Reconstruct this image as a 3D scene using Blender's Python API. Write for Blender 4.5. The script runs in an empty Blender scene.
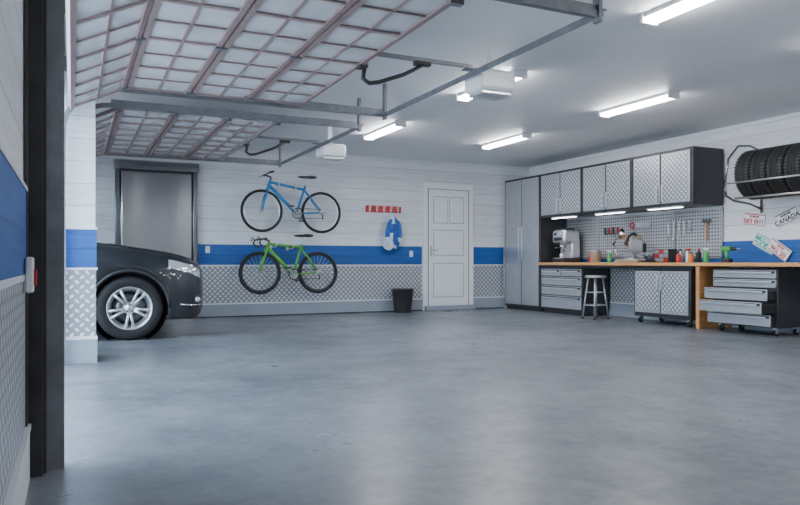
import bpy, bmesh, math, random
from mathutils import Vector, Matrix
random.seed(4)
scene=bpy.context.scene

# ---------------------------------------------------------------- materials
def new_mat(name):
    m=bpy.data.materials.new(name); m.use_nodes=True
    nt=m.node_tree; b=nt.nodes['Principled BSDF']
    return m,nt,b
def mth(nt,op,a,b=None,c=None):
    n=nt.nodes.new('ShaderNodeMath'); n.operation=op
    for i,v in enumerate((a,b,c)):
        if v is None: continue
        if isinstance(v,(int,float)): n.inputs[i].default_value=v
        else: nt.links.new(v,n.inputs[i])
    return n.outputs[0]
def pm(name,col,rough=.5,metal=0.0,var=0.06,scale=8,emis=0,alpha=1,coat=0,bump=0):
    m,nt,b=new_mat(name)
    tc=nt.nodes.new('ShaderNodeTexCoord'); n=nt.nodes.new('ShaderNodeTexNoise')
    n.inputs['Scale'].default_value=scale; n.inputs['Detail'].default_value=4
    nt.links.new(tc.outputs['Object'],n.inputs['Vector'])
    r=nt.nodes.new('ShaderNodeValToRGB')
    r.color_ramp.elements[0].position=.3; r.color_ramp.elements[1].position=.7
    r.color_ramp.elements[0].color=tuple(c*(1-var) for c in col)+(1,)
    r.color_ramp.elements[1].color=tuple(min(1,c*(1+var)) for c in col)+(1,)
    nt.links.new(n.outputs['Fac'],r.inputs['Fac']); nt.links.new(r.outputs['Color'],b.inputs['Base Color'])
    b.inputs['Roughness'].default_value=rough; b.inputs['Metallic'].default_value=metal
    if emis:
        b.inputs['Emission Color'].default_value=(.97,.985,1,1); b.inputs['Emission Strength'].default_value=emis
    b.inputs['Alpha'].default_value=alpha
    b.inputs['Coat Weight'].default_value=coat
    if bump:
        bp=nt.nodes.new('ShaderNodeBump'); bp.inputs['Strength'].default_value=bump
        nt.links.new(n.outputs['Fac'],bp.inputs['Height']); nt.links.new(bp.outputs[0],b.inputs['Normal'])
    return m
def diamond(name,c0,c1,s=.075,rough=.35,metal=.6):
    m,nt,b=new_mat(name)
    tc=nt.nodes.new('ShaderNodeTexCoord'); sp=nt.nodes.new('ShaderNodeSeparateXYZ')
    nt.links.new(tc.outputs['Object'],sp.inputs[0])
    a=mth(nt,'ADD',sp.outputs[0],sp.outputs[1]); z=sp.outputs[2]
    k=1/s/1.0
    u=mth(nt,'MULTIPLY',mth(nt,'ADD',a,z),k); v=mth(nt,'MULTIPLY',mth(nt,'SUBTRACT',a,z),k)
    par=mth(nt,'FLOORED_MODULO',mth(nt,'ADD',mth(nt,'FLOOR',u),mth(nt,'FLOOR',v)),2)
    fu=mth(nt,'SUBTRACT',mth(nt,'FRACT',u),.5); fv=mth(nt,'SUBTRACT',mth(nt,'FRACT',v),.5)
    def ell(p,q):
        A=mth(nt,'POWER',mth(nt,'ABSOLUTE',mth(nt,'DIVIDE',p,.46)),1.5)
        C=mth(nt,'POWER',mth(nt,'ABSOLUTE',mth(nt,'DIVIDE',q,.24)),1.5)
        return mth(nt,'SUBTRACT',1,mth(nt,'ADD',A,C))
    e1=ell(fu,fv); e2=ell(fv,fu)
    mix=nt.nodes.new('ShaderNodeMix'); nt.links.new(par,mix.inputs[0]); nt.links.new(e1,mix.inputs[2]); nt.links.new(e2,mix.inputs[3])
    mk=mth(nt,'MINIMUM',mth(nt,'MAXIMUM',mth(nt,'MULTIPLY',mix.outputs[0],3),0),1)
    cr=nt.nodes.new('ShaderNodeValToRGB')
    cr.color_ramp.elements[0].color=c0+(1,); cr.color_ramp.elements[1].color=c1+(1,)
    nt.links.new(mk,cr.inputs['Fac']); nt.links.new(cr.outputs[0],b.inputs['Base Color'])
    bp=nt.nodes.new('ShaderNodeBump'); bp.inputs['Strength'].default_value=.7; bp.inputs['Distance'].default_value=.004
    nt.links.new(mk,bp.inputs['Height']); nt.links.new(bp.outputs[0],b.inputs['Normal'])
    b.inputs['Roughness'].default_value=rough; b.inputs['Metallic'].default_value=metal
    return m
def boards(name,col,bh=.2,var=.12,groove=.72,rough=.5,gw=.475):
    m,nt,b=new_mat(name)
    tc=nt.nodes.new('ShaderNodeTexCoord'); sp=nt.nodes.new('ShaderNodeSeparateXYZ')
    nt.links.new(tc.outputs['Object'],sp.inputs[0])
    zz=mth(nt,'DIVIDE',sp.outputs[2],bh)
    f=mth(nt,'ABSOLUTE',mth(nt,'SUBTRACT',mth(nt,'FRACT',zz),.5))
    g=mth(nt,'LESS_THAN',gw,f)
    mp=nt.nodes.new('ShaderNodeMapping'); mp.inputs['Scale'].default_value=(1.2,1.2,16)
    nt.links.new(tc.outputs['Object'],mp.inputs[0])
    n=nt.nodes.new('ShaderNodeTexNoise'); n.inputs['Scale'].default_value=2.2; n.inputs['Detail'].default_value=7; n.inputs['Roughness'].default_value=.65
    nt.links.new(mp.outputs[0],n.inputs['Vector'])
    wn=nt.nodes.new('ShaderNodeTexWhiteNoise'); wn.noise_dimensions='1D'; nt.links.new(mth(nt,'FLOOR',zz),wn.inputs['W'])
    t=mth(nt,'ADD',n.outputs['Fac'],mth(nt,'MULTIPLY',mth(nt,'SUBTRACT',wn.outputs['Value'],.5),.28))
    cr=nt.nodes.new('ShaderNodeValToRGB')
    cr.color_ramp.elements[0].position=.3; cr.color_ramp.elements[1].position=.7
    cr.color_ramp.elements[0].color=tuple(c*(1-var) for c in col)+(1,)
    cr.color_ramp.elements[1].color=tuple(min(1,c*(1+var)) for c in col)+(1,)
    nt.links.new(t,cr.inputs['Fac'])
    mx=nt.nodes.new('ShaderNodeMix'); mx.data_type='RGBA'
    nt.links.new(g,mx.inputs[0]); nt.links.new(cr.outputs[0],mx.inputs[6]); mx.inputs[7].default_value=tuple(c*groove for c in col)+(1,)
    nt.links.new(mx.outputs[2],b.inputs['Base Color'])
    bp=nt.nodes.new('ShaderNodeBump'); bp.inputs['Strength'].default_value=.35; bp.inputs['Distance'].default_value=.005; bp.invert=True
    nt.links.new(mth(nt,'ADD',g,mth(nt,'MULTIPLY',n.outputs['Fac'],.25)),bp.inputs['Height']); nt.links.new(bp.outputs[0],b.inputs['Normal'])
    b.inputs['Roughness'].default_value=rough
    return m
def concrete(name,c0,c1,rlo=.22,rhi=.5,sc=.55):
    m,nt,b=new_mat(name)
    tc=nt.nodes.new('ShaderNodeTexCoord')
    def noise(s,d,r,off):
        mp=nt.nodes.new('ShaderNodeMapping'); mp.inputs['Location'].default_value=(off,off*.7,off*.31+.37); nt.links.new(tc.outputs['Object'],mp.inputs[0])
        n=nt.nodes.new('ShaderNodeTexNoise'); n.inputs['Scale'].default_value=s; n.inputs['Detail'].default_value=d; n.inputs['Roughness'].default_value=r
        nt.links.new(mp.outputs[0],n.inputs['Vector']); return n.outputs['Fac']
    a=noise(sc,5,.55,3.1); c=noise(1.9,9,.68,11.7); d=noise(13,6,.7,23.3)
    t=mth(nt,'ADD',mth(nt,'ADD',mth(nt,'MULTIPLY',a,.36),mth(nt,'MULTIPLY',c,.42)),mth(nt,'MULTIPLY',d,.22))
    cr=nt.nodes.new('ShaderNodeValToRGB'); e=cr.color_ramp.elements
    e[0].position=.38; e[1].position=.62; e[0].color=c0+(1,); e[1].color=c1+(1,)
    nt.links.new(t,cr.inputs['Fac']); nt.links.new(cr.outputs[0],b.inputs['Base Color'])
    mr=nt.nodes.new('ShaderNodeMapRange'); mr.inputs['From Min'].default_value=.35; mr.inputs['From Max'].default_value=.65
    mr.inputs['To Min'].default_value=rhi; mr.inputs['To Max'].default_value=rlo
    nt.links.new(t,mr.inputs[0]); nt.links.new(mr.outputs[0],b.inputs['Roughness'])
    return m
def pegboard(name):
    m,nt,b=new_mat(name)
    tc=nt.nodes.new('ShaderNodeTexCoord'); sp=nt.nodes.new('ShaderNodeSeparateXYZ'); nt.links.new(tc.outputs['Object'],sp.inputs[0])
    fy=mth(nt,'SUBTRACT',mth(nt,'FRACT',mth(nt,'DIVIDE',sp.outputs[1],.05)),.5)
    fz=mth(nt,'SUBTRACT',mth(nt,'FRACT',mth(nt,'DIVIDE',sp.outputs[2],.05)),.5)
    d=mth(nt,'SQRT',mth(nt,'ADD',mth(nt,'MULTIPLY',fy,fy),mth(nt,'MULTIPLY',fz,fz)))
    h=mth(nt,'LESS_THAN',d,.26)
    mx=nt.nodes.new('ShaderNodeMix'); mx.data_type='RGBA'; nt.links.new(h,mx.inputs[0])
    mx.inputs[6].default_value=(.42,.43,.45,1); mx.inputs[7].default_value=(.07,.07,.08,1)
    nt.links.new(mx.outputs[2],b.inputs['Base Color']); b.inputs['Roughness'].default_value=.4; b.inputs['Metallic'].default_value=.4
    return m

M=dict(
 siding=boards('whitewashed_siding',(.69,.705,.73),groove=.68,gw=.478,var=.12),
 blue=boards('blue_boards',(.006,.075,.29),bh=.17,var=.3),
 dia=diamond('diamond_plate_wall',(.28,.29,.32),(.74,.76,.80),s=.085,metal=.3,rough=.4),
 diac=diamond('diamond_plate_cabinet',(.26,.27,.30),(.82,.84,.88),s=.075,metal=.35,rough=.32),
 base=pm('baseboard_paint',(.27,.30,.35),.45,var=.05,scale=3),
 ledge=pm('trim_paint',(.70,.72,.76),.4,var=.03),
 ceil=pm('ceiling_paint',(.76,.77,.79),.6,var=.02,scale=1.2),
 floor=concrete('polished_concrete',(.080,.090,.105),(.225,.240,.262),.25,.42),
 drive=concrete('driveway_concrete',(.4,.41,.42),(.55,.55,.55),.7,.9),
 white=pm('white_paint',(.80,.81,.83),.35,var=.02),
 whitem=pm('white_enamel',(.78,.79,.8),.3,var=.02),
 tube=pm('lamp_tube',(1,1,1),.4,var=0,emis=70),
 tube2=pm('led_strip',(1,1,1),.4,var=0,emis=12),
 char=pm('charcoal_powdercoat',(.04,.041,.045),.35,metal=.3,var=.08),
 dark=pm('dark_plastic',(.025,.025,.027),.5,var=.1),
 black=pm('black_rubber',(.014,.014,.015),.75,var=.2,scale=20,bump=.1),
 steel=pm('brushed_steel',(.50,.51,.53),.3,metal=.85,var=.08,scale=5),
 steelD=pm('dark_stainless',(.18,.185,.20),.25,metal=.9,var=.12,scale=2),
 alu=pm('aluminium',(.72,.73,.75),.28,metal=.8,var=.04),
 drawer=pm('drawer_silver',(.42,.43,.46),.35,metal=.5,var=.05),
 track=pm('galvanised_track',(.20,.205,.225),.4,metal=.5,var=.15,scale=12),
 jamb=pm('jamb_steel',(.045,.042,.044),.5,metal=.3,var=.25,scale=6),
 dframe=pm('door_frame_mauve',(.27,.19,.185),.45,metal=.1,var=.1),
 pane=pm('polycarbonate_pane',(.78,.81,.85),.12,var=.10,scale=3,alpha=.45),
 wood=boards('bench_wood',(.55,.27,.10),bh=.4,var=.25,groove=.9,rough=.4),
 paint=pm('car_paint',(.035,.040,.047),.32,metal=.6,var=.03,coat=.6),
 glass=pm('dark_glass',(.02,.024,.03),.08,var=.0,coat=.5),
 lens=pm('lamp_lens',(.62,.66,.7),.12,metal=.4,var=.15,scale=25,coat=.8),
 chrome=pm('chrome',(.8,.81,.83),.12,metal=1,var=.02),
 red=pm('red_paint',(.50,.02,.02),.4,var=.08),
 bblue=pm('bike_blue',(.008,.19,.48),.28,var=.05,coat=.5),
 bgreen=pm('bike_green',(.10,.36,.03),.3,var=.05,coat=.5),
 cblue=pm('cloth_blue',(.03,.12,.42),.85,var=.3,scale=14,bump=.3),
 cwhite=pm('cloth_white',(.60,.67,.82),.85,var=.12,scale=14,bump=.3),
 green=pm('green_plastic',(.06,.36,.08),.4), yellow=pm('yellow_plastic',(.75,.45,.02),.4),
 teal=pm('teal_enamel',(.03,.38,.34),.4), orange=pm('orange_plastic',(.7,.16,.02),.4),
 tan=pm('tan_metal',(.42,.34,.25),.4,metal=.3),
 peg=pegboard('perforated_steel'),
)
def brushed(name):
    m,nt,b=new_mat(name)
    tc=nt.nodes.new('ShaderNodeTexCoord'); mp=nt.nodes.new('ShaderNodeMapping'); mp.inputs['Scale'].default_value=(40,40,.4)
    nt.links.new(tc.outputs['Object'],mp.inputs[0]); n=nt.nodes.new('ShaderNodeTexNoise'); n.inputs['Scale'].default_value=2; n.inputs['Detail'].default_value=5
    nt.links.new(mp.outputs[0],n.inputs['Vector']); cr=nt.nodes.new('ShaderNodeValToRGB')
    cr.color_ramp.elements[0].color=(.30,.31,.33,1); cr.color_ramp.elements[1].color=(.46,.47,.49,1)
    nt.links.new(n.outputs['Fac'],cr.inputs['Fac']); nt.links.new(cr.outputs[0],b.inputs['Base Color'])
    # very slight sheet-metal bow, so the reflection is not perfectly uniform
    mp2=nt.nodes.new('ShaderNodeMapping'); mp2.inputs['Scale'].default_value=(1.6,1.6,.15); nt.links.new(tc.outputs['Object'],mp2.inputs[0])
    n2=nt.nodes.new('ShaderNodeTexNoise'); n2.inputs['Scale'].default_value=1.0; n2.inputs['Detail'].default_value=0; nt.links.new(mp2.outputs[0],n2.inputs['Vector'])
    bp=nt.nodes.new('ShaderNodeBump'); bp.inputs['Strength'].default_value=1; bp.inputs['Distance'].default_value=.07
    nt.links.new(n2.outputs['Fac'],bp.inputs['Height']); nt.links.new(bp.outputs[0],b.inputs['Normal'])
    b.inputs['Metallic'].default_value=1; b.inputs['Roughness'].default_value=.24
    return m
M['stain']=brushed('brushed_stainless')
# ---------------------------------------------------------------- mesh builder
class B:
    def __init__(s): s.bm=bmesh.new(); s.mats=[]
    def mi(s,k):
        m=M[k]
        if m not in s.mats: s.mats.append(m)
        return s.mats.index(m)
    def _fin(s,vs,k,smooth):
        i=s.mi(k); fs=set(f for v in vs for f in v.link_faces)
        for f in fs: f.material_index=i; f.smooth=smooth
    def box(s,x0,x1,y0,y1,z0,z1,k,bev=0,rot=None):
        c=Vector(((x0+x1)/2,(y0+y1)/2,(z0+z1)/2))
        mt=Matrix.Translation(c)
        if rot is not None: mt=mt@rot
        mt=mt@Matrix.Diagonal((abs(x1-x0),abs(y1-y0),abs(z1-z0),1))
        vs=bmesh.ops.create_cube(s.bm,size=1,matrix=mt)['verts']
        s._fin(vs,k,False)
        if bev:
            es=list(set(e for v in vs for e in v.link_edges))
            r=bmesh.ops.bevel(s.bm,geom=es,offset=bev,segments=2,affect='EDGES',profile=.5)
            i=s.mi(k)
            for f in r['faces']: f.material_index=i; f.smooth=True
    def cyl(s,p0,p1,r,k,seg=12,r2=None,smooth=True):
        p0=Vector(p0);p1=Vector(p1);d=p1-p0
        q=d.to_track_quat('Z','Y').to_matrix().to_4x4()
        mt=Matrix.Translation((p0+p1)/2)@q
        vs=bmesh.ops.create_cone(s.bm,cap_ends=True,segments=seg,radius1=r,radius2=r if r2 is None else r2,depth=d.length,matrix=mt)['verts']
        s._fin(vs,k,smooth)
        for f in set(f for v in vs for f in v.link_faces):
            if len(f.verts)>4: f.smooth=False
    def sph(s,c,r,k,seg=16,rot=None):
        if isinstance(r,(int,float)): r=(r,r,r)
        mt=Matrix.Translation(Vector(c))
        if rot is not None: mt=mt@rot
        mt=mt@Matrix.Diagonal((r[0],r[1],r[2],1))
        vs=bmesh.ops.create_uvsphere(s.bm,u_segments=seg,v_segments=seg//2+2,radius=1,matrix=mt)['verts']
        s._fin(vs,k,True)
    def tube(s,pts,r,k,seg=8,closed=False,square=False):
        pts=[Vector(p) for p in pts]; n=len(pts); rings=[]
        up=None
        for i,p in enumerate(pts):
            if closed: t=(pts[(i+1)%n]-pts[i-1])
            else: t=(pts[min(i+1,n-1)]-pts[max(i-1,0)])
            t.normalize()
            if up is None:
                up=Vector((0,0,1)) if abs(t.z)<.9 else Vector((1,0,0))
            a=(up-t*up.dot(t)).normalized(); up=a; b=t.cross(a)
            rr=r[i] if isinstance(r,(list,tuple)) else r
            rings.append([s.bm.verts.new(p+(a*math.cos(2*math.pi*j/seg+math.pi/seg)+b*math.sin(2*math.pi*j/seg+math.pi/seg))*rr) for j in range(seg)])
        allv=[v for q in rings for v in q]
        for i in range(n if closed else n-1):
            A=rings[i];C=rings[(i+1)%n]
            for j in range(seg):
                s.bm.faces.new((A[j],A[(j+1)%seg],C[(j+1)%seg],C[j]))
        if not closed:
            s.bm.faces.new(rings[0][::-1]); s.bm.faces.new(rings[-1])
        s._fin(allv,k,not square)
    def torus(s,c,ax,R,r,k,seg=40,sg=8):
        c=Vector(c);ax=Vector(ax).normalized()
        a=ax.orthogonal().normalized();b=ax.cross(a)
        s.tube([c+(a*math.cos(2*math.pi*i/seg)+b*math.sin(2*math.pi*i/seg))*R for i in range(seg)],r,k,sg,closed=True)
    def lathe(s,c,ax,prof,k,seg=32,cap=False,smooth=True):
        c=Vector(c);ax=Vector(ax).normalized();a=ax.orthogonal().normalized();b=ax.cross(a)
        rings=[[s.bm.verts.new(c+ax*h+(a*math.cos(2*math.pi*j/seg)+b*math.sin(2*math.pi*j/seg))*r) for j in range(seg)] for r,h in prof]
        for A,C in zip(rings,rings[1:]):
            for j in range(seg): s.bm.faces.new((A[j],A[(j+1)%seg],C[(j+1)%seg],C[j]))
        if cap: s.bm.faces.new(rings[0][::-1]); s.bm.faces.new(rings[-1])
        s._fin([v for q in rings for v in q],k,smooth)
    def done(s,name,parent=None):
        bmesh.ops.recalc_face_normals(s.bm,faces=s.bm.faces)
        me=bpy.data.meshes.new(name); s.bm.to_mesh(me); s.bm.free()
        for m in s.mats: me.materials.append(m)
        o=bpy.data.objects.new(name,me); scene.collection.objects.link(o)
        if parent: o.parent=parent
        return o
def empty(name):
    o=bpy.data.objects.new(name,None); scene.collection.objects.link(o); return o
RY=lambda a: Matrix.Rotation(a,4,'Y')

# ---------------------------------------------------------------- room shell
D=11.55; R=8.27; L=-.18; H=2.78; YB=-4.0
def slab(name,*a,**k):
    b=B(); b.box(*a,**k); return b.done(name)
slab('floor',-.38,R+.2,YB-.2,D+.2,-.2,0,'floor')
slab('ceiling',-.38,R+.2,YB-.2,D+.2,H,H+.2,'ceil')
slab('driveway',-14,-.38,-12,24,-.2,-.004,'drive')
slab('wall_back',L-.2,R+.2,D,D+.2,0,H,'siding')
slab('wall_right',R,R+.2,YB,D,0,H,'siding')
slab('wall_front',L-.2,R,YB-.2,YB,0,H,'siding')
b=B()
b.box(L-.2,L,YB,3.3,0,H,'siding'); b.box(L-.2,L,3.3,D,2.36,H,'siding'); b.box(L-.2,L,10.95,D,0,2.36,'siding')
b.done('wall_left')
ZS0,ZS1=.85,1.19; ZB=.23
b=B()
e=.012
for (x0,x1) in ((L,.57),(1.83,5.85),(6.95,7.64)):
    b.box(x0,x1,D-e,D,ZS0,ZS1,'blue'); b.box(x0,x1,D-.008,D,ZB,ZS0-.02,'dia'); b.box(x0,x1,D-.02,D,ZS0-.022,ZS0+.004,'ledge'); b.box(x0,x1,D-.02,D,ZS1-.004,ZS1+.018,'ledge')
b.done('trim_1')
b=B()
b.box(R-e,R,YB,10.34,ZS0,ZS1,'blue'); b.box(R-.008,R,YB,10.34,ZB,ZS0-.02,'dia'); b.box(R-.02,R,YB,10.34,ZS0-.022,ZS0+.004,'ledge'); b.box(R-.02,R,YB,10.34,ZS1-.004,ZS1+.018,'ledge')
b.done('trim_2')
b=B()
b.box(L,L+e,YB,3.28,ZS0,ZS1,'blue'); b.box(L,L+.008,YB,3.28,ZB,ZS0-.02,'dia'); b.box(L,L+.016,YB,3.28,ZS0-.022,ZS0+.002,'ledge'); b.box(L,L+.016,YB,3.28,ZS1-.002,ZS1+.014,'ledge')
b.done('trim_3')
b=B()
for (x0,x1) in ((L,.57),(1.83,5.85),(6.95,7.64)):
    b.box(x0,x1,D-.03,D,0,ZB-.02,'base'); b.box(x0,x1,D-.036,D,ZB-.02,ZB,'ledge'); b.box(x0,x1,D-.036,D-.03,0,.02,'char')
b.done('baseboard_back')
b=B(); b.box(R-.03,R,YB,10.34,0,ZB-.02,'base'); b.box(R-.036,R,YB,10.34,ZB-.02,ZB,'ledge'); b.done('baseboard_right')
b=B(); b.box(L,L+.022,YB,3.28,0,ZB-.02,'ledge'); b.box(L,L+.027,YB,3.28,ZB-.02,ZB,'ledge'); b.done('baseboard_left')
b=B(); b.box(L,R,D-.025,D,H-.05,H,'ledge'); b.box(R-.025,R,YB,D-.025,H-.05,H,'ledge'); b.done('trim_4')
b=B()
b.box(L-.2,.19,6.85,7.4,ZS1,H,'siding'); b.box(L-.2,.20,6.84,7.41,ZS0,ZS1,'blue'); b.box(L-.2,.195,6.845,7.405,ZB,ZS0,'dia'); b.box(L-.2,.205,6.83,7.42,0,ZB,'base')
b.box(L-.2,.207,6.828,7.422,ZS0-.02,ZS0,'ledge'); b.box(L-.2,.207,6.828,7.422,ZB-.02,ZB+.01,'ledge'); b.box(L-.2,.207,6.828,7.422,ZS1,ZS1+.02,'ledge')
b.done('wall_pilaster')

# ---------------------------------------------------------------- garage doors
def garage_door(y0,y1,near):
    root=empty('sectional_garage_door')
    b=B()
    a0,a1=y0+.07,y1-.07
    secs=[((-.02,2.23),(.42,2.45)),((.44,2.455),(.97,2.46)),((.99,2.46),(1.52,2.46)),((1.54,2.46),(2.06,2.46))]
    n=8
    for (xa,za),(xb,zb) in secs:
        dx,dz=xb-xa,zb-za; ln=math.hypot(dx,dz); rot=RY(-math.atan2(dz,dx)); cx,cz=(xa+xb)/2,(za+zb)/2
        def part(u,w,yc,yl,t,k,off=0):
            px=cx+dx/ln*u - dz/ln*off; pz=cz+dz/ln*u+dx/ln*off
            b.box(px-w/2,px+w/2,yc-yl/2,yc+yl/2,pz-t/2,pz+t/2,k,rot=rot)
        ym=(a0+a1)/2; yl=a1-a0
        part(0,ln-.02,ym,yl-.02,.008,'pane')
        part(-ln/2+.018,.036,ym,yl,.045,'dframe'); part(ln/2-.018,.036,ym,yl,.045,'dframe'); part(0,.020,ym,yl,.026,'dframe')
        for i in range(n+1):
            w=.042 if i%2==0 else .020
            yc=a0+.03+(yl-.06)*i/n
            part(0,ln-.075,yc,w,.032,'dframe')
        for yc in (a0+.1,ym,a1-.1): part(ln/2,.09,yc,.05,.07,'track')
    b.done('door_sections',root)
    for yy,sgn in ((y0,1),(y1,-1)):
        b=B()
        path=[(-.07,yy,.01),(-.07,yy,1.98)]
        for i in range(1,9):
            a=math.pi/2*i/8; path.append((-.07+.42*(1-math.cos(a)),yy,2.03+.42*math.sin(a)))
        path.append((2.99,yy,2.45))
        b.tube(path,.030,'track',seg=4,square=True)
        b.box(2.972,2.998,yy-.03,yy+.03,2.4,H-.002,'track')
        b.box(.35,2.97,yy-.006,yy+.006,2.475,2.51,'track')
        b.done('track',root)
    b=B()
    b.box(3.0,3.035,y0-.03,y1+.03,2.478,2.484,'track'); b.box(3.0,3.006,y0-.03,y1+.03,2.435,2.478,'track')
    b.done('end_bar',root)
    b=B()
    b.cyl((-.08,y0,2.62),(-.08,y1,2.62),.013,'track'); b.cyl((-.08,y0+.4,2.62),(-.08,y0+1.2,2.62),.03,'dark'); b.cyl((-.08,y1-1.2,2.62),(-.08,y1-.4,2.62),.03,'dark')
    for yy in (y0+.02,(y0+y1)/2,y1-.02): b.box(-.178,-.04,yy-.01,yy+.01,2.56,2.68,'track')
    for yy in (y0+.05,y1-.09): b.cyl((-.08,yy,2.62),(-.08,yy+.04,2.62),.06,'track',seg=20)
    b.done('torsion_spring',root)
    return root
garage_door(3.45,6.75,True)
garage_door(7.48,10.85,False)
b=B()
b.box(-.178,-.112,3.30,3.40,0,H-.002,'jamb'); b.box(-.178,-.165,3.22,3.3,0,H-.002,'jamb'); b.box(-.112,-.10,3.34,3.40,0,H-.002,'jamb')
b.box(-.1,-.03,3.385,3.395,0,2.3,'track')
b.done('door_jamb')
b=B(); b.box(-.178,-.11,10.88,10.94,0,H-.002,'jamb'); b.done('door_jamb')
b=B(); b.box(-.163,-.135,3.05,3.13,.78,.92,'whitem',.008); b.box(-.135,-.125,3.07,3.11,.81,.87,'red'); b.done('door_control_switch')

def opener(yc):
    b=B()
    b.box(-.1,3.06,yc-.018,yc+.018,2.535,2.565,'track')
    b.box(3.06,3.42,yc-.14,yc+.14,2.34,2.52,'whitem',.03)
    b.box(3.09,3.39,yc-.11,yc+.11,2.31,2.342,'alu',.01)
    b.box(3.421,3.43,yc-.1,yc+.1,2.38,2.48,'dark')
    b.box(2.99,3.3,yc-.05,yc+.05,2.52,2.532,'track'); b.box(3.2,3.26,yc-.002,yc+.002,2.532,H-.001,'whitem')
    b.box(2.52,2.66,yc-.03,yc+.03,2.50,2.535,'dark',.005)
    b.tube([(2.08,yc,2.43),(2.07,yc,2.34),(2.12,yc,2.31),(2.2,yc,2.325),(2.42,yc,2.41),(2.6,yc,2.51)],.018,'dark',seg=6)
    b.box(2.03,2.09,yc-.05,yc+.05,2.42,2.435,'dark')
    b.box(-.178,-.1,yc-.03,yc+.03,2.5,2.6,'dark')
    b.done('garage_door_opener')
opener(5.1); opener(9.17)

# ---------------------------------------------------------------- ceiling lights
def lamp(x,y0,y1):
    b=B()
    b.box(x-.065,x+.065,y0,y1,H-.035,H-.001,'whitem',.006)
    b.box(x-.08,x+.08,y0-.012,y0+.02,H-.078,H-.001,'whitem',.005); b.box(x-.08,x+.08,y1-.02,y1+.012,H-.078,H-.001,'whitem',.005)
    b.box(x-.055,x+.055,y0+.021,y1-.021,H-.072,H-.036,'tube',.012)
    b.done('fluorescent_ceiling_light')
for x in (3.97,6.0):
    for y in (-2.6,.15,2.9,5.7,8.45): lamp(x,y,y+1.12)  # first two y positions: unseen lamps, added for extra room light
for y in (-2.6,): lamp(1.6,y,y+1.12)  # unseen lamp behind the camera, added to brighten the room

# ---------------------------------------------------------------- doors on back wall
b=B()
x0,x1=5.86,6.94
b.box(x0,x0+.1,D-.05,D,.0,2.36,'white',.008); b.box(x1-.1,x1,D-.05,D,.0,2.36,'white',.008); b.box(x0,x1,D-.055,D,2.26,2.37,'white',.008)
b.box(x0+.1,x1-.1,D-.04,D,0.09,2.26,'white')
b.box(x0+.02,x1-.02,D-.16,D-.051,0,.09,'base',.01)
ox0,ox1=x0+.115,x1-.115
def fr(xa,xb,za,zb):
    b.box(xa,xb,D-.0475,D-.04,za,zb,'base')
    b.box(xa+.012,xb-.012,D-.049,D-.04,za+.012,zb-.012,'white')
    b.box(xa+.05,xb-.05,D-.058,D-.04,za+.05,zb-.05,'white',.006)
b.box(ox0,ox1,D-.046,D-.04,.1,2.25,'white')
b.box(ox0-.012,ox0,D-.047,D-.038,.09,2.26,'dark'); b.box(ox1,ox1+.012,D-.047,D-.038,.09,2.26,'dark'); b.box(ox0,ox1,D-.047,D-.038,2.25,2.258,'dark')
for xa,xb in ((ox0+.1,6.385),(6.415,ox1-.1)):
    fr(xa,xb,1.62,2.12)
fr(ox0+.1,ox1-.1,1.02,1.5); fr(ox0+.1,ox1-.1,.24,.88)
b.box(ox0+.03,ox0+.07,D-.056,D-.045,1.0,1.2,'steel'); b.cyl((ox0+.05,D-.05,1.12),(ox0+.05,D-.1,1.12),.012,'steel'); b.cyl((ox0+.05,D-.1,1.12),(ox0+.17,D-.1,1.12),.011,'steel')
b.done('door_1')
b=B() # stainless steel door
b.box(.59,.66,D-.1,D,0,2.46,'steelD',.01); b.box(1.74,1.81,D-.1,D,0,2.46,'steelD',.01); b.box(.57,1.83,D-.13,D,2.32,2.46,'stain',.01)
b.box(.66,1.74,D-.03,D,0,2.32,'dark'); b.box(.70,1.725,D-.05,D-.03,.02,2.3,'stain',.004); b.box(.675,.70,D-.08,D-.03,.02,2.3,'chrome',.003)
b.done('door_2')
for x,z in ((1.98,1.1),(5.63,1.05)):
    b=B(); b.box(x-.035,x+.035,D-.026,D-.0125,z-.055,z+.055,'white',.004)
    for dz in (-.022,.022): b.box(x-.015,x+.015,D-.029,D-.026,z+dz-.012,z+dz+.012,'ledge'); b.box(x-.006,x-.003,D-.03,D-.029,z+dz-.006,z+dz+.006,'dark'); b.box(x+.003,x+.006,D-.03,D-.029,z+dz-.006,z+dz+.006,'dark')
    b.done('wall_outlet')

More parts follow.
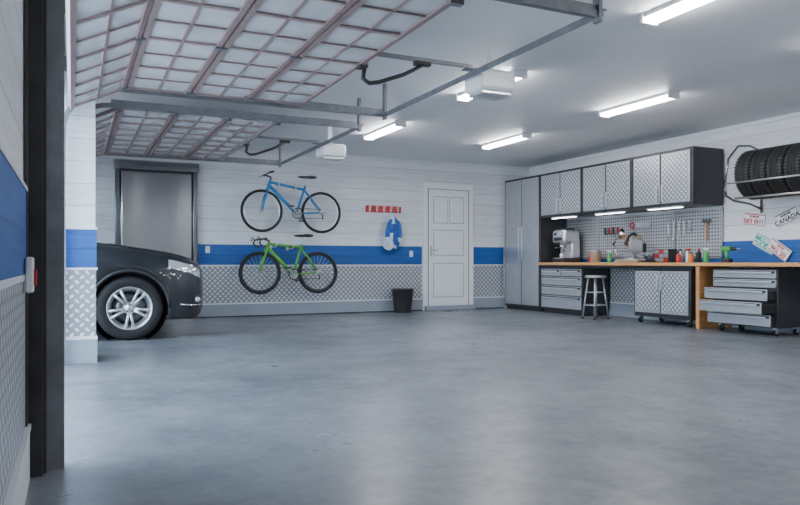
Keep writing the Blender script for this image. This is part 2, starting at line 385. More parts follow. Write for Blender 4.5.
# ---------------------------------------------------------------- coat rack + jacket
b=B()
b.box(4.73,5.42,D-.03,D-.001,1.79,1.91,'red',.008)
for i in range(5):
    x=4.8+i*.1375
    b.tube([(x,D-.03,1.86),(x,D-.07,1.85),(x,D-.085,1.87),(x,D-.09,1.9)],.008,'alu'); b.tube([(x,D-.03,1.82),(x,D-.05,1.80),(x,D-.07,1.81),(x,D-.08,1.84)],.008,'alu'); b.box(x-.014,x+.014,D-.036,D-.03,1.80,1.90,'alu',.002)
b.done('coat_rack')
def drape(b,cx,y,rows,kf,amp,nf,ph,thick=.05,seg=40):
    rings=[]
    for z,hw,sh in rows:
        ring=[]
        for j in range(seg):
            a=2*math.pi*j/seg; c,s=math.cos(a),math.sin(a)
            xx=c*hw*(1+.05*math.sin(3*a+z*9)); fold=amp*(hw/.15)*math.sin(nf*xx/.15+ph+z*4)
            yy=(thick*(hw/.15)**.5)*s+(fold if s<.3 else 0)
            ring.append(b.bm.verts.new((cx+sh+xx,y+yy,z+.025*math.sin(5*xx/.15+ph)*(1 if z<1.25 else .2))))
        rings.append(ring)
    for i,(A,C) in enumerate(zip(rings,rings[1:])):
        for j in range(seg):
            f=b.bm.faces.new((A[j],A[(j+1)%seg],C[(j+1)%seg],C[j])); f.smooth=True
            xm=(A[j].co.x+C[j].co.x)/2-cx; zm=(A[j].co.z+C[j].co.z)/2
            f.material_index=b.mi(kf(xm,zm))
    for rg_ in (rings[0],rings[-1]):
        f=b.bm.faces.new(rg_); f.material_index=b.mi('cblue')
b=B(); jx=5.2
drape(b,jx,D-.14,[(1.77,.015,0),(1.74,.03,0),(1.70,.055,.0),(1.65,.085,.005),(1.58,.115,.01),(1.50,.135,.01),(1.42,.145,.005),(1.34,.15,0),(1.26,.155,-.01),(1.19,.15,-.02),(1.13,.13,-.03)],
      lambda x,z: 'cwhite' if (x<-.03 and z<1.45) or (z>1.6 and x<.03) or (z<1.22 and x<.06) else 'cblue',.022,4.2,.6)
drape(b,jx-.10,D-.19,[(1.66,.02,.05),(1.60,.045,.02),(1.48,.05,-.01),(1.34,.048,-.02),(1.24,.045,-.02),(1.18,.035,-.02)],lambda x,z:'cblue' if z>1.38 else 'cwhite',.01,3,1,.03,20)
drape(b,jx+.12,D-.18,[(1.64,.02,-.04),(1.58,.04,-.01),(1.46,.045,.0),(1.33,.043,.01),(1.25,.035,.01)],lambda x,z:'cblue' if z>1.3 else 'cwhite',.01,3,2,.03,20)
b.tube([(jx,D-.13,1.765),(jx+.0125,D-.095,1.80),(jx+.0125,D-.085,1.842)],.006,'cblue')
b.done('hanging_jacket')

# ---------------------------------------------------------------- bin
b=B()
b.lathe((5.34,11.28,0),(0,0,1),[(.0,.002),(.145,.002),(.15,.02),(.195,.40),(.205,.405),(.205,.425),(.19,.425),(.185,.40),(.14,.03),(0,.03)],'dark',36)
b.done('waste_bin')

# ---------------------------------------------------------------- bicycles
def bike(x0,x1,z,y,col,drop):
    b=B(); F=Vector((x0,y,z)); Rr=Vector((x1,y,z)); rad=.325
    for c in (F,Rr):
        b.torus(c,(0,1,0),rad,.024,'black',48,8); b.torus(c,(0,1,0),rad-.03,.013,'dark' if drop else 'alu',48,6)
        b.cyl(c-Vector((0,.05,0)),c+Vector((0,.05,0)),.022,'steel')
        for i in range(24):
            a=2*math.pi*i/24; s=(.035 if i%2 else -.035)
            b.cyl(c+Vector((.02*math.cos(a+.5),s,.02*math.sin(a+.5))),c+Vector((math.cos(a)*(rad-.03),0,math.sin(a)*(rad-.03))),.0018,'alu',4)
    v=lambda dx,dz,base=F: base+Vector((dx,0,dz))
    hb,ht=v(.105,.39),v(.14,.50 if not drop else .47)
    bb=Rr+Vector((-.43,0,-.03)); st=Rr+Vector((-.28,0,.43 if not drop else .46)); 
    tt=Rr+Vector((-.30,0,.37 if not drop else .42))
    b.cyl(hb,ht,.026,col); b.cyl(v(.14,.47),tt,.022,col); b.cyl(hb+Vector((.01,0,.03)),bb,.030,col); b.cyl(bb,st,.021,col)
    b.cyl(bb-Vector((0,.045,0)),bb+Vector((0,.045,0)),.026,'steel')
    for s in (-1,1):
        o=Vector((0,.055*s,0)); b.cyl(bb+o*.4,Rr+o,.013,col); b.cyl(tt+o*.3,Rr+o,.011,col)
        b.tube([hb+o*.9,F+Vector((.03,0,.16))+o,F+o],[.018,.015,.010],col)
    b.cyl(hb+Vector((0,-.055,0)),hb+Vector((0,.055,0)),.02,col)
    top=st+Vector((.045,0,.13)); b.cyl(st,top,.013,'alu')
    sd=top+Vector((.0,0,.015))
    b.sph(sd+Vector((.06,0,.01)),(.10,.07,.028),'dark'); b.sph(sd+Vector((-.06,0,.005)),(.12,.028,.022),'dark')
    s0=ht+Vector((.012,0,.05)); b.cyl(ht,s0,.014,'dark'); s1=s0+Vector((-.09,0,.03)); b.cyl(s0,s1,.014,'dark')
    if drop:
        for s in (-1,1):
            b.tube([s1,s1+Vector((0,.19*s,0)),s1+Vector((-.04,.21*s,.0)),s1+Vector((-.1,.21*s,-.02)),s1+Vector((-.12,.21*s,-.07)),s1+Vector((-.08,.21*s,-.12)),s1+Vector((-.02,.21*s,-.13))],.014,'dark')
            b.tube([s1+Vector((-.1,.21*s,-.01)),s1+Vector((-.14,.21*s,.03)),s1+Vector((-.15,.21*s,-.04))],.01,'dark')
    else:
        b.tube([s1+Vector((.05,-.28,.03)),s1+Vector((.02,-.12,.03)),s1,s1+Vector((.02,.12,.03)),s1+Vector((.05,.28,.03))],.013,'dark')
        for s in (-1,1): b.cyl(s1+Vector((.03,.17*s,.03)),s1+Vector((.05,.285*s,.03)),.018,'black'); b.tube([s1+Vector((.02,.15*s,.03)),s1+Vector((-.03,.18*s,.0)),s1+Vector((-.03,.25*s,.0))],.006,'dark')
    ys=-.06
    b.torus(bb+Vector((0,ys,0)),(0,1,0),.085,.008,'dark',28,6); b.torus(bb+Vector((0,ys,0)),(0,1,0),.06,.006,'steel',28,6)
    for i in range(5):
        a=i*1.257; b.cyl(bb+Vector((0,ys,0)),bb+Vector((.085*math.cos(a),ys,.085*math.sin(a))),.007,'steel',6)
    b.lathe(Rr+Vector((0,ys,0)),(0,1,0),[(.01,-.008),(.045,-.008),(.05,0),(.045,.02),(.01,.02)],'steel',20)
    b.cyl(bb+Vector((0,ys,.085)),Rr+Vector((0,ys,.048)),.005,'dark',6); b.cyl(bb+Vector((0,ys,-.085)),Rr+Vector((.0,ys,-.1)),.005,'dark',6); b.cyl(Rr+Vector((0,ys,-.04)),Rr+Vector((.01,ys,-.12)),.01,'dark',6)
    for s in (-1,1):
        e1=bb+Vector((.13*s,.09*s,-.11*s)); b.cyl(bb+Vector((0,.08*s,0)),e1,.011,'steel',8); q=e1+Vector((0,.04*s,0)); b.box(q.x-.045,q.x+.045,q.y-.04,q.y+.04,q.z-.012,q.z+.012,'dark',.004)
    o=b.done('bicycle')
    b=B(); hx=tt.x*.45+(x0+.14)*.55
    for dx in (-.12,.16):
        zz=z+ (.47 + ((tt.z-z)-.47)*((hx+dx)-(x0+.14))/(tt.x-(x0+.14)))
        b.box(hx+dx-.02,hx+dx+.02,D-.025,D-.013 if abs(zz-1.0)<.25 else D-.001,zz-.06,zz+.04,'whitem',.003); b.tube([(hx+dx,D-.02,zz-.036),(hx+dx,y-.02,zz-.036),(hx+dx,y-.05,zz-.01),(hx+dx,y-.05,zz+.02)],.008,'alu')
    b.done('bicycle_wall_hook')
bike(2.785,3.795,1.73,11.22,'bblue',False)
bike(2.755,3.735,.725,11.22,'bgreen',True)

# ---------------------------------------------------------------- cabinets
XF=7.65
def handleV(b,x,y,z0,z1):
    b.box(x-.032,x-.022,y-.012,y+.012,z0,z1,'alu',.003)
    for z in (z0+.03,z1-.03): b.box(x-.024,x,y-.008,y+.008,z-.008,z+.008,'alu')
def handleH(b,x,y0,y1,z):
    b.box(x-.034,x-.022,y0,y1,z-.011,z+.011,'alu',.003)
    for y in (y0+.03,y1-.03): b.box(x-.024,x,y-.008,y+.008,z-.007,z+.007,'alu')
def doorpan(b,y0,y1,z0,z1,k='diac',xf=XF):
    b.box(xf-.018,xf,y0,y1,z0,z1,'drawer',.006)
    b.box(xf-.022,xf-.018,y0+.035,y1-.035,z0+.035,z1-.035,k)
def cab2(y0,y1,z0,z1,hz,k='diac'):
    b=B(); b.box(XF,R-.04,y0,y1,z0,z1,'char',.006)
    g=.04; ym=(y0+y1)/2
    doorpan(b,y0+g,ym-.014,z0+g,z1-g,k); doorpan(b,ym+.014,y1-g,z0+g,z1-g,k)
    handleV(b,XF-.018,ym-.05,hz[0],hz[1]); handleV(b,XF-.018,ym+.05,hz[0],hz[1])
    return b
b=cab2(10.36,11.50,.06,2.48,(.95,1.55),k='drawer'); b.box(XF+.04,R-.05,10.38,11.48,0,.06,'dark'); b.done('tall_storage_cabinet')
for i in range(3):
    y0=6.93+i*1.143
    b=cab2(y0,y0+1.138,1.69,2.48,(1.76,2.0)); 
    b.box(7.7,7.76,y0+.25,y0+.9,1.672,1.69,'whitem'); b.box(7.705,7.755,y0+.27,y0+.88,1.664,1.672,'tube2')
    b.done('wall_cabinet')
b=B()
for i in range(4):
    y0=6.95+i*.85
    b.box(R-.032,R-.022,y0+.01,y0+.83,.97,1.64,'peg'); 
    for q in ((y0,y0+.015,.95,1.66),(y0+.825,y0+.84,.95,1.66),(y0,y0+.84,.95,.965),(y0,y0+.84,1.645,1.66)): b.box(R-.04,R-.021,q[0],q[1],q[2],q[3],'steel')
b.done('tool_pegboard')
b=B()
b.box(XF-.06,R-.042,4.3,10.34,.845,.893,'wood',.006)
b.box(XF-.03,R-.06,6.80,6.86,0,.845,'wood',.004); b.box(XF-.03,R-.06,4.32,4.38,0,.845,'wood',.004)
b.box(XF,XF+.03,6.93,10.34,.80,.845,'char')
b.done('workbench')
b=B(); y0,y1=9.21,10.33
b.box(XF,R-.05,y0,y1,.08,.795,'char',.005); b.box(XF+.05,R-.06,y0+.02,y1-.02,0,.08,'dark')
ym=(y0+y1)/2
def drw(b,ya,yb,za,zb,xf=XF):
    b.box(xf-.02,xf,ya,yb,za,zb,'drawer',.006); b.box(xf-.024,xf-.02,ya+.02,yb-.02,zb-.05,zb-.015,'dark'); handleH(b,xf-.014,ya+.05,yb-.05,zb-.04)
drw(b,y0+.02,ym-.01,.66,.78); drw(b,ym+.01,y1-.02,.66,.78)
for za,zb in ((.5,.645),(.33,.485),(.1,.315)): drw(b,y0+.02,y1-.02,za,zb)
b.done('base_drawer_cabinet')
def caster(b,x,y):
    b.cyl((x,y-.016,.04),(x,y+.016,.04),.04,'black',18); b.box(x-.03,x+.03,y-.025,y+.025,.075,.1,'steel'); b.box(x-.02,x+.02,y-.024,y-.019,.03,.08,'steel'); b.box(x-.02,x+.02,y+.019,y+.024,.03,.08,'steel')
b=B(); y0,y1=6.97,8.03
b.box(XF,R-.06,y0,y1,.10,.795,'char',.006); ym=(y0+y1)/2
doorpan(b,y0+.03,ym-.01,.16,.77); doorpan(b,ym+.01,y1-.03,.16,.77); handleV(b,XF-.018,ym-.04,.5,.72); handleV(b,XF-.018,ym+.04,.5,.72)
for x in (XF+.06,R-.14):
    for y in (y0+.07,y1-.07): caster(b,x,y)
b.done('rolling_base_cabinet')
b=B(); y0,y1=5.68,6.62
b.box(XF+.02,R-.08,y0,y1,.10,.82,'char',.008)
for za,zb,p in ((.70,.80,.0),(.585,.685,.0),(.43,.57,.16),(.275,.415,.26),(.12,.26,.10)):
    xf=XF+.02-p
    if p: b.box(xf,XF+.02,y0+.03,y1-.03,za+.01,zb-.03,'char')
    b.box(xf-.02,xf,y0+.015,y1-.015,za,zb,'drawer',.006)
    b.box(xf-.024,xf-.02,y0+.03,y1-.03,zb-.04,zb-.012,'dark'); handleH(b,xf-.014,y0+.06,y1-.06,zb-.03)
for x in (XF+.08,R-.16):
    for y in (y0+.08,y1-.08): caster(b,x,y)
b.done('rolling_tool_chest')
b=B(); cx,cy=7.52,8.74
b.lathe((cx,cy,0),(0,0,1),[(0,.645),(.15,.645),(.165,.655),(.165,.675),(.15,.688),(0,.69)],'steel',30)
for i in range(4):
    a=math.pi/4+i*math.pi/2; t=(cx+.11*math.cos(a),cy+.11*math.sin(a),.65); q=(cx+.2*math.cos(a),cy+.2*math.sin(a),.012)
    b.cyl(q,t,.014,'steel',8); b.cyl((q[0],q[1],0),(q[0],q[1],.02),.018,'black',8)
for z,rr in ((.22,.175),(.42,.147)): b.torus((cx,cy,z),(0,0,1),rr,.008,'steel',32,6)
b.done('bar_stool')

# ---------------------------------------------------------------- counter tools
ZC=.8935
b=B() # coffee machine
x,y=7.95,10.02
b.box(x-.18,x+.18,y-.19,y+.17,ZC,ZC+.07,'dark',.012); b.box(x-.17,x+.0,y-.16,y+.14,ZC+.07,ZC+.085,'chrome',.004)
b.box(x+.0,x+.17,y-.18,y+.16,ZC+.07,ZC+.42,'alu',.02)
b.box(x-.18,x+.17,y-.19,y+.17,ZC+.33,ZC+.57,'alu',.05); b.box(x-.19,x-.178,y-.12,y+.1,ZC+.38,ZC+.44,'dark',.004)
b.cyl((x-.09,y,ZC+.24),(x-.09,y,ZC+.33),.035,'chrome',18); b.cyl((x-.09,y,ZC+.265),(x-.24,y,ZC+.25),.013,'dark'); b.cyl((x-.09,y,ZC+.2),(x-.09,y,ZC+.24),.012,'chrome')
b.cyl((x-.19,y-.06,ZC+.5),(x-.17,y-.06,ZC+.5),.025,'chrome',16); b.cyl((x-.19,y+.06,ZC+.5),(x-.17,y+.06,ZC+.5),.025,'dark',16)
b.tube([(x-.12,y-.16,ZC+.33),(x-.14,y-.165,ZC+.24),(x-.15,y-.16,ZC+.17)],.006,'chrome')
b.lathe((x-.09,y,ZC+.086),(0,0,1),[(0,0),(.03,0),(.038,.07),(.035,.07),(.028,.006),(0,.006)],'whitem',20)
b.box(x-.1,x+.1,y-.13,y+.12,ZC+.57,ZC+.6,'dark',.01)
b.done('coffee_machine')
b=B() # miter saw
x,y=7.95,8.30
b.box(x-.22,x+.2,y-.24,y+.24,ZC,ZC+.05,'tan',.012); b.lathe((x,y,ZC+.05),(0,0,1),[(0,.02),(.16,.02),(.17,0)],'steel',30)
b.box(x-.02,x+.0,y-.25,y-.04,ZC+.05,ZC+.13,'steel',.004); b.box(x-.02,x,y+.04,y+.25,ZC+.05,ZC+.13,'steel',.004)
b.lathe((x,y,ZC+.26),(0,1,0),[(0,-.02),(.15,-.02),(.155,0),(.15,.02),(0,.02)],'tan',32); b.cyl((x,y-.025,ZC+.235),(x,y-.022,ZC+.235),.14,'alu',36)
b.cyl((x,y+.02,ZC+.28),(x,y+.2,ZC+.31),.055,'dark',20); b.cyl((x,y+.2,ZC+.31),(x,y+.22,ZC+.313),.045,'red',20)
b.box(x+.1,x+.17,y-.04,y+.04,ZC+.04,ZC+.3,'dark',.012); b.tube([(x+.13,y,ZC+.28),(x+.05,y,ZC+.4),(x-.06,y,ZC+.45),(x-.15,y,ZC+.41),(x-.19,y,ZC+.33)],.02,'dark'); b.box(x-.02,x+.1,y-.03,y+.03,ZC+.34,ZC+.42,'tan',.015)
b.done('miter_saw')
b=B() # articulated desk lamp
x,y=8.05,8.80
b.lathe((x,y,ZC),(0,0,1),[(0,0),(.085,0),(.085,.018),(.03,.03),(0,.03)],'chrome',24)
b.cyl((x,y,ZC+.03),(x,y+.12,ZC+.30),.009,'chrome'); b.sph((x,y+.12,ZC+.30),.018,'dark'); b.cyl((x,y+.12,ZC+.30),(x-.05,y-.12,ZC+.50),.009,'chrome'); b.sph((x-.05,y-.12,ZC+.50),.018,'dark')
b.lathe((x-.06,y-.15,ZC+.50),(-.2,-.35,-1),[(.018,-.04),(.03,-.02),(.045,.02),(.085,.10),(.082,.10),(.04,.02),(0,.0)],'chrome',24)
b.done('desk_lamp')
def bottle(x,y,h,r,k,k2,spray=False):
    b=B(); b.lathe((x,y,ZC),(0,0,1),[(0,0),(r*.95,0),(r,.01),(r,h*.62),(r*.8,h*.72),(r*.35,h*.8),(r*.35,h*.86)],k,20)
    if spray:
        b.box(x-.02,x+.02,y-.05,y+.03,ZC+h*.88,ZC+h,k2,.006); b.cyl((x,y,ZC+h*.84),(x,y,ZC+h*.9),r*.4,k2); b.box(x-.006,x+.006,y-.03,y-.02,ZC+h*.74,ZC+h*.9,k2)
    else: b.cyl((x,y,ZC+h*.85),(x,y,ZC+h),r*.42,k2,14)
    b.done('spray_bottle' if spray else 'oil_bottle')
bottle(7.9,7.42,.16,.035,'red','dark'); bottle(7.95,7.30,.2,.035,'steel','red',True); bottle(7.85,7.15,.15,.035,'orange','dark'); bottle(7.95,6.98,.2,.035,'green','white',True); bottle(8.05,9.02,.2,.035,'green','white',True)
bottle(8.05,7.52,.2,.035,'steel','dark'); bottle(8.08,7.22,.2,.035,'dark','red'); bottle(8.1,9.55,.18,.035,'red','dark')
def can(x,y,h,r,k):
    b=B(); b.lathe((x,y,ZC),(0,0,1),[(0,0),(r,0),(r,h*.95),(r*1.05,h*.97),(r*1.05,h),(r*.8,h),(r*.8,h-.008),(0,h-.008)],k,24); b.tube([(x-r,y,ZC+h*.85),(x-r-.006,y-.05,ZC+h*.5),(x-r-.006,y+.05,ZC+h*.5),(x-r,y,ZC+h*.85)],.003,'steel'); b.done('paint_can')
can(8.0,9.3,.2,.085,'alu')
b=B() # parts organiser
x,y=8.10,7.86
b.box(x-.08,x+.1,y-.14,y+.14,ZC,ZC+.2,'dark',.006)
for i in range(3):
    for j in range(3): b.box(x-.088,x-.08,y-.13+j*.088,y-.13+j*.088+.08,ZC+.01+i*.062,ZC+.065+i*.062,'steel' if (i+j)%3 else 'red',.003)
b.done('small_parts_organiser')
b=B() # bench vise
x,y=7.75,7.86
b.box(x-.07,x+.1,y-.07,y+.07,ZC,ZC+.03,'dark',.006); b.box(x-.02,x+.1,y-.04,y+.04,ZC+.03,ZC+.12,'steelD',.01); b.box(x+.0,x+.03,y-.06,y+.06,ZC+.1,ZC+.15,'steel',.004); b.box(x-.07,x-.04,y-.06,y+.06,ZC+.1,ZC+.15,'steel',.004); b.box(x-.11,x+.0,y-.03,y+.03,ZC+.06,ZC+.11,'steelD',.008); b.cyl((x-.17,y,ZC+.085),(x-.1,y,ZC+.085),.012,'steel'); b.cyl((x-.16,y-.08,ZC+.085),(x-.16,y+.08,ZC+.085),.006,'steel')
b.done('bench_vise')
b=B() # cordless drill
x,y=7.85,6.55
b.box(x-.04,x+.04,y-.06,y+.06,ZC,ZC+.05,'dark',.01); b.tube([(x,y,ZC+.05),(x,y+.01,ZC+.1),(x,y+.02,ZC+.16)],.024,'green'); b.cyl((x,y-.07,ZC+.18),(x,y+.09,ZC+.18),.034,'green',18); b.cyl((x,y-.13,ZC+.18),(x,y-.07,ZC+.18),.018,'dark',14,.028); b.cyl((x,y-.2,ZC+.18),(x,y-.13,ZC+.18),.004,'steel',8)
b.done('cordless_drill')
b=B()
for i,y in enumerate((7.5,7.6,7.7,7.8,7.9)):
    l=.14+.03*i; z=1.5; x=R-.06
    b.box(x-.008,x,y-.01,y+.01,z-l,z,'chrome',.002); b.torus((x-.004,y,z+.015),(1,0,0),.018,.006,'chrome',16,6); b.torus((x-.004,y,z-l-.012),(1,0,0),.015,.005,'chrome',16,6); b.cyl((x+.020,y,z+.015),(x-.02,y,z+.015),.004,'dark',6)
b.done('wrench_set')
b=B()
for i,(y,k) in enumerate(((9.0,'red'),(9.1,'dark'),(9.2,'red'),(9.3,'dark'))):
    x=R-.06; b.cyl((x,y,1.38),(x,y,1.48),.016,k,10); b.cyl((x,y,1.22),(x,y,1.38),.004,'steel',6); b.box(x-.01,x+.020,y-.03,y+.03,1.365,1.375,'dark')
b.done('screwdriver_set')
b=B(); x=R-.06
b.cyl((x,7.2,1.2),(x,7.2,1.48),.013,'wood',10); b.box(x-.018,x+.018,7.13,7.27,1.47,1.51,'steelD',.006); b.cyl((x+.020,7.17,1.46),(x-.03,7.17,1.46),.004,'dark',6); b.cyl((x+.020,7.23,1.46),(x-.03,7.23,1.46),.004,'dark',6)
b.done('claw_hammer')
b=B(); x=R-.055 # hand saw
b.box(x-.001,x+.001,8.28,8.62,1.46,1.53,'chrome'); b.torus((x,8.67,1.49),(1,0,0),.045,.012,'red',20,8); b.cyl((x+.015,8.60,1.5),(x-.02,8.60,1.5),.004,'dark',6)
b.done('hand_saw')

# ---------------------------------------------------------------- tyres on rack
tx,tz,tr=7.93,2.02,.31
prof=[(.19,-.085),(.21,-.10),(.27,-.108),(.298,-.10),(.308,-.085),(.312,-.06),(.312,-.045),(.302,-.043),(.302,-.035),(.312,-.033),(.314,-.004),(.304,-.003),(.304,.003),(.314,.004),(.312,.033),(.302,.035),(.302,.043),(.312,.045),(.312,.06),(.308,.085),(.298,.10),(.27,.108),(.21,.10),(.19,.085),(.185,0),(.19,-.085)]
for i in range(5):
    b=B(); y=6.16-i*.228
    b.lathe((tx,y,tz),(0,1,0),prof,'black',48)
    for j in range(48):
        a=2*math.pi*j/48; c=Vector((tx+math.cos(a)*.309,y,tz+math.sin(a)*.309))
        for s in (-.078,.078): b.box(c.x-.006,c.x+.006,y+s-.02,y+s+.02,c.z-.008,c.z+.008,'dark',rot=RY(-a))
    b.done('car_tyre')
b=B()
for y in (6.35,5.05):
    b.tube([(R-.02,y,2.38),(R-.02,y,1.55)],.016,'steelD'); b.tube([(R-.02,y,1.6),(tx+.1,y,1.66),(tx-.2,y,1.69),(tx-.34,y,1.75),(tx-.36,y,1.9)],.014,'steelD'); b.tube([(R-.02,y,2.36),(tx+.1,y,2.42),(tx-.12,y,2.40),(tx-.3,y,2.22),(tx-.36,y,1.9)],.014,'steelD')
for x,z in ((tx-.15,1.722),(tx+.15,1.722)): b.cyl((x,5.02,z),(x,6.38,z),.014,'steel')
b.cyl((tx-.36,5.05,1.9),(tx-.36,6.35,1.9),.011,'steel')
b.done('tyre_storage_rack')

# ---------------------------------------------------------------- licence plates
def plate(y,z,rot,col,txt,tk,xo=.006):
    root=empty('license_plate'); root.location=(R-xo,y,z); root.rotation_euler=(rot,0,0)
    b=B(); b.box(-.004,.004,-.165,.165,-.085,.085,'steel',.003); b.box(-.0045,-.004,-.155,.155,-.078,.078,col); b.box(-.0052,-.004,-.15,.15,.06,.072,tk); b.box(-.0052,-.004,-.15,.15,-.074,-.066,tk)
    for yy in (-.1,.1): b.cyl((-.008,yy,.058),(-.003,yy,.058),.006,'steel',8)
    b.done('plate_blank',root)
    for s,sz,zz in ((txt[0],.038,.025),(txt[1],.085,-.055)):
        c=bpy.data.curves.new('lettering','FONT'); c.body=s; c.size=sz; c.align_x='CENTER'; c.extrude=.001; c.offset=.002; c.materials.append(M[tk])
        o=bpy.data.objects.new('lettering',c); scene.collection.objects.link(o); o.parent=root
        o.rotation_euler=(math.radians(90),0,math.radians(-90)); o.location=(-.0055,0,zz)
plate(6.47,1.47,math.radians(8),'white',('ILLINOIS','B83 0H1'),'red')
plate(6.0,1.475,math.radians(-22),'white',('GARAGE','CANADA'),'dark')
plate(6.30,1.14,math.radians(28),'teal',('ALASKA','GTX 482'),'white',.027)
plate(6.08,1.06,math.radians(35),'white',('TEXAS','9KL 20'),'red',.040)

# ---------------------------------------------------------------- car
def lerp(tab,s):
    if s<=tab[0][0]: return tab[0][1]
    for (a,va),(c,vc) in zip(tab,tab[1:]):
        if s<=c:
            t=(s-a)/(c-a); t=t*t*(3-2*t)*.4+t*.6; return va+(vc-va)*t
    return tab[-1][1]
NX=1.46; YC=9.49; WZ=.368
W=[(0,.62),(.03,.72),(.08,.80),(.16,.86),(.3,.90),(.55,.918),(1.2,.925),(3.9,.925),(4.2,.9),(4.45,.82),(4.53,.7)]
ZT=[(0,.82),(.03,.87),(.08,.91),(.2,.96),(.4,1.01),(.7,1.06),(1.0,1.10),(1.4,1.14),(2,1.14),(4.1,1.17),(4.4,1.12),(4.53,1.0)]
ZBt=[(0,.36),(.04,.28),(.12,.24),(.3,.235),(4.1,.25),(4.4,.35),(4.53,.5)]
ar=[.86,3.56]; RA=.425
ss=set([0,.015,.04,.07,.1,.15,.2,.26,.32,.37,.4,4.2,4.3,4.4,4.47,4.53])
for k in range(8,21): ss.add(k*.2)
for a in ar:
    ss={s for s in ss if abs(s-a)>RA+.01}
    for k in range(0,25): ss.add(round(a+RA*math.cos(math.pi*k/24),4))
    ss.add(round(a-RA-.004,4)); ss.add(round(a+RA+.004,4))
ss=sorted(ss)
b=B(); rings=[]
for s in ss:
    w=lerp(W,s); zt=lerp(ZT,s); zb=lerp(ZBt,s)
    for a in ar:
        if abs(s-a)<=RA+1e-6: zb=max(zb,WZ+math.sqrt(max(0,RA*RA-(s-a)**2)))
    z1=zb+.055; z3=zt-.185
    half=[(w*.965,zb),(w*.995 if z1<.6 else w*1.005,z1),(w*1.0,z1*.5+z3*.5),(w*.985,z3),(w*.955,zt-.085),(w*.90,zt-.04),(w*.78,zt-.008),(w*.45,zt+.015),(0,zt+.022)]
    full=[(-y,z) for y,z in half]+[(y,z) for y,z in half[-2::-1]]
    rings.append([b.bm.verts.new((NX-s,YC+y,z)) for y,z in full])
n=len(rings[0]); ip=b.mi('paint'); il=b.mi('lens'); idk=b.mi('dark')
for i in range(len(ss)-1):
    for j in range(n-1):
        f=b.bm.faces.new((rings[i][j],rings[i][j+1],rings[i+1][j+1],rings[i+1][j])); f.smooth=True
        jj=min(j,n-2-j); sm=(ss[i]+ss[i+1])/2
        f.material_index=idk if jj==0 else (il if jj==3 and .05<sm<.42 else (il if jj==3 and sm>4.3 else ip))
f=b.bm.faces.new(rings[0]); f.material_index=ip; f=b.bm.faces.new(rings[-1][::-1]); f.material_index=ip
b.box(NX-.01,NX+.012,YC-.45,YC+.45,.60,.76,'dark',.01)
for z in (.63,.67,.71): b.box(NX+.01,NX+.022,YC-.44,YC+.44,z-.006,z+.006,'chrome')
b.box(NX-.01,NX+.02,YC-.5,YC+.5,.42,.54,'dark',.02); b.box(NX+.005,NX+.025,YC-.2,YC+.2,.46,.55,'whitem',.004)
for s in (-1,1):
    b.box(NX-.13,NX-.05,YC+s*.80-.035,YC+s*.80+.035,.40,.50,'dark',.015); b.sph((NX-.09,YC+s*.825,.45),(.035,.02,.035),'lens')
    b.tube([(NX-.30,YC+s*.905,.40),(NX-.16,YC+s*.868,.385),(NX-.08,YC+s*.81,.385),(NX-.03,YC+s*.73,.39)],.012,'chrome')
for s in (-1,1):
    b.tube([(NX-d,YC+s*lerp(W,d)*.80,lerp(ZT,d)-.006) for d in (.12,.25,.4,.6,.8,1.0,1.2,1.35)],.006,'dark',seg=6)
    b.tube([(NX-1.33,YC+s*.926,z) for z in (.4,.6,.8,.96,1.05)],.004,'dark',seg=6)
gh=[(1.25,.80,1.13,.80,1.14),(2.0,.82,1.15,.62,1.60),(2.5,.83,1.15,.64,1.66),(3.8,.82,1.16,.62,1.64),(4.4,.76,1.15,.58,1.42),(4.5,.74,1.12,.6,1.14)]
rg=[]
for s,w0,z0,w1,z1 in gh: rg.append([b.bm.verts.new((NX-s,YC+y,z)) for y,z in ((-w0,z0-.02),(-w1,z1),(-w1*.9,z1+.035),(w1*.9,z1+.035),(w1,z1),(w0,z0-.02))])
ig=b.mi('glass')
for i in range(len(rg)-1):
    for j in range(5):
        f=b.bm.faces.new((rg[i][j],rg[i][j+1],rg[i+1][j+1],rg[i+1][j])); f.material_index=ig if (j in (0,4) or i in (0,4)) else ip; f.smooth=False
for s in (-1,1):
    b.tube([(NX-1.25,YC+s*.80,1.13),(NX-2.0,YC+s*.63,1.61),(NX-2.5,YC+s*.65,1.67),(NX-3.8,YC+s*.63,1.65),(NX-4.4,YC+s*.6,1.42)],.03,'paint',seg=8)
    for sx in (2.75,3.6): b.tube([(NX-sx,YC+s*.83,1.14),(NX-sx,YC+s*.65,1.64)],.03,'paint',seg=6)
    b.sph((NX-1.75,YC+s*1.02,1.2),(.06,.11,.075),'paint'); b.cyl((NX-1.75,YC+s*.8,1.15),(NX-1.75,YC+s*.98,1.18),.02,'dark')
    for sx in (2.6,3.3): b.box(NX-sx-.09,NX-sx+.09,YC+s*.93-.012,YC+s*.93+.012,.97,.995,'chrome',.004)
    for a in ar:
        b.tube([(NX-a-RA*math.cos(t)*1.02,YC+s*.925,WZ+RA*1.02*math.sin(t)) for t in [math.pi*k/20 for k in range(21)]],.02,'dark',seg=8)
b.box(NX-4.3,NX-.15,YC-.60,YC+.60,.26,.95,'dark')
for a in ar:
    for s in (-1,1):
        b.lathe((NX-a,YC+s*.62,WZ),(0,s,0),[(0,-.03),(RA-.005,-.03),(RA-.005,.27)],'dark',40)
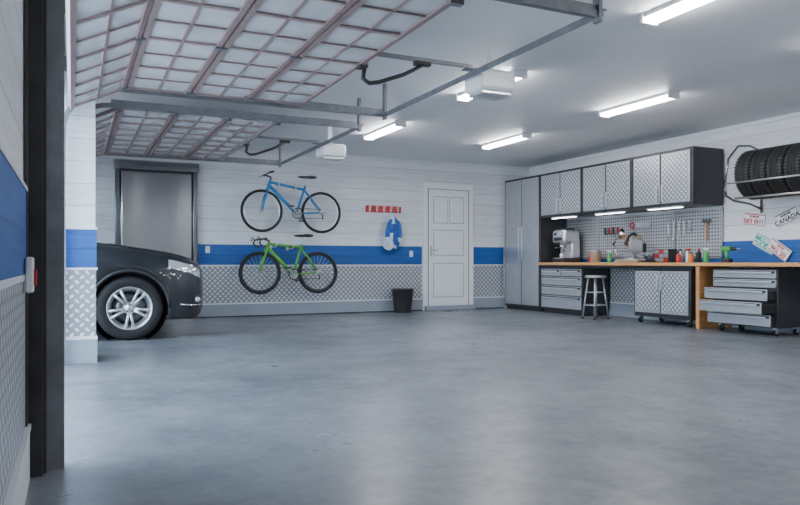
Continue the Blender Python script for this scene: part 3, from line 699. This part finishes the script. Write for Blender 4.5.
def wheel(cx,s):
    cy=YC+s*.80; c=(cx,cy,WZ); ax=(0,s,0)
    b.lathe(c,ax,[(.225,-.11),(.30,-.122),(.345,-.115),(.364,-.09),(.367,0),(.364,.09),(.345,.115),(.30,.122),(.245,.112),(.235,.10)],'black',56)
    for o in (-.05,0,.05): b.torus((cx,cy+o,WZ),(0,1,0),.365,.003,'dark',56,4)
    b.lathe(c,ax,[(.20,-.1),(.205,.03),(.228,.085),(.246,.108),(.25,.112),(.244,.116),(.232,.105),(.215,.08),(.195,.02)],'alu',56)
    b.lathe(c,ax,[(0,-.02),(.16,-.02),(.17,-.03)],'steelD',32); b.lathe(c,ax,[(0,-.06),(.21,-.06)],'dark',32)
    b.lathe(c,ax,[(.0,.095),(.03,.095),(.036,.088),(.06,.08),(.07,.06),(.07,.0)],'alu',28)
    for k in range(10):
        t=2*math.pi*k/10+(.13 if k%2 else -.13)
        d=Vector((math.cos(t),0,math.sin(t))); C=Vector(c)
        b.tube([C+d*.05+Vector((0,s*.07,0)),C+d*.13+Vector((0,s*.078,0)),C+d*.235+Vector((0,s*.09,0))],[.018,.016,.019],'alu',seg=6)
    for k in range(5):
        t=2*math.pi*k/5+.3; b.cyl((cx+.045*math.cos(t),cy+s*.08,WZ+.045*math.sin(t)),(cx+.045*math.cos(t),cy+s*.09,WZ+.045*math.sin(t)),.008,'dark',8)
for a in ar:
    for s in (-1,1): wheel(NX-a,s)
b.done('car')

# ---------------------------------------------------------------- light
w=bpy.data.worlds.new('World'); scene.world=w; w.use_nodes=True
bg=w.node_tree.nodes['Background']; bg.inputs[0].default_value=(.64,.81,1,1); bg.inputs[1].default_value=11.0
sl=bpy.data.lights.new('sun','SUN'); sl.energy=13; sl.angle=.02; sl.color=(1,.97,.93)
so=bpy.data.objects.new('sun',sl); scene.collection.objects.link(so); so.location=(10,0,12)
so.rotation_euler=Vector((-.55,.15,-1)).to_track_quat('-Z','Y').to_euler()

cam=bpy.data.cameras.new('camera'); co=bpy.data.objects.new('camera',cam); scene.collection.objects.link(co)
co.location=(0,0,.9); co.rotation_euler=(math.radians(90),0,-math.atan(328/700))
cam.lens=700/800*36; cam.sensor_width=36; cam.shift_y=9.5/800; cam.clip_start=.02
scene.camera=co
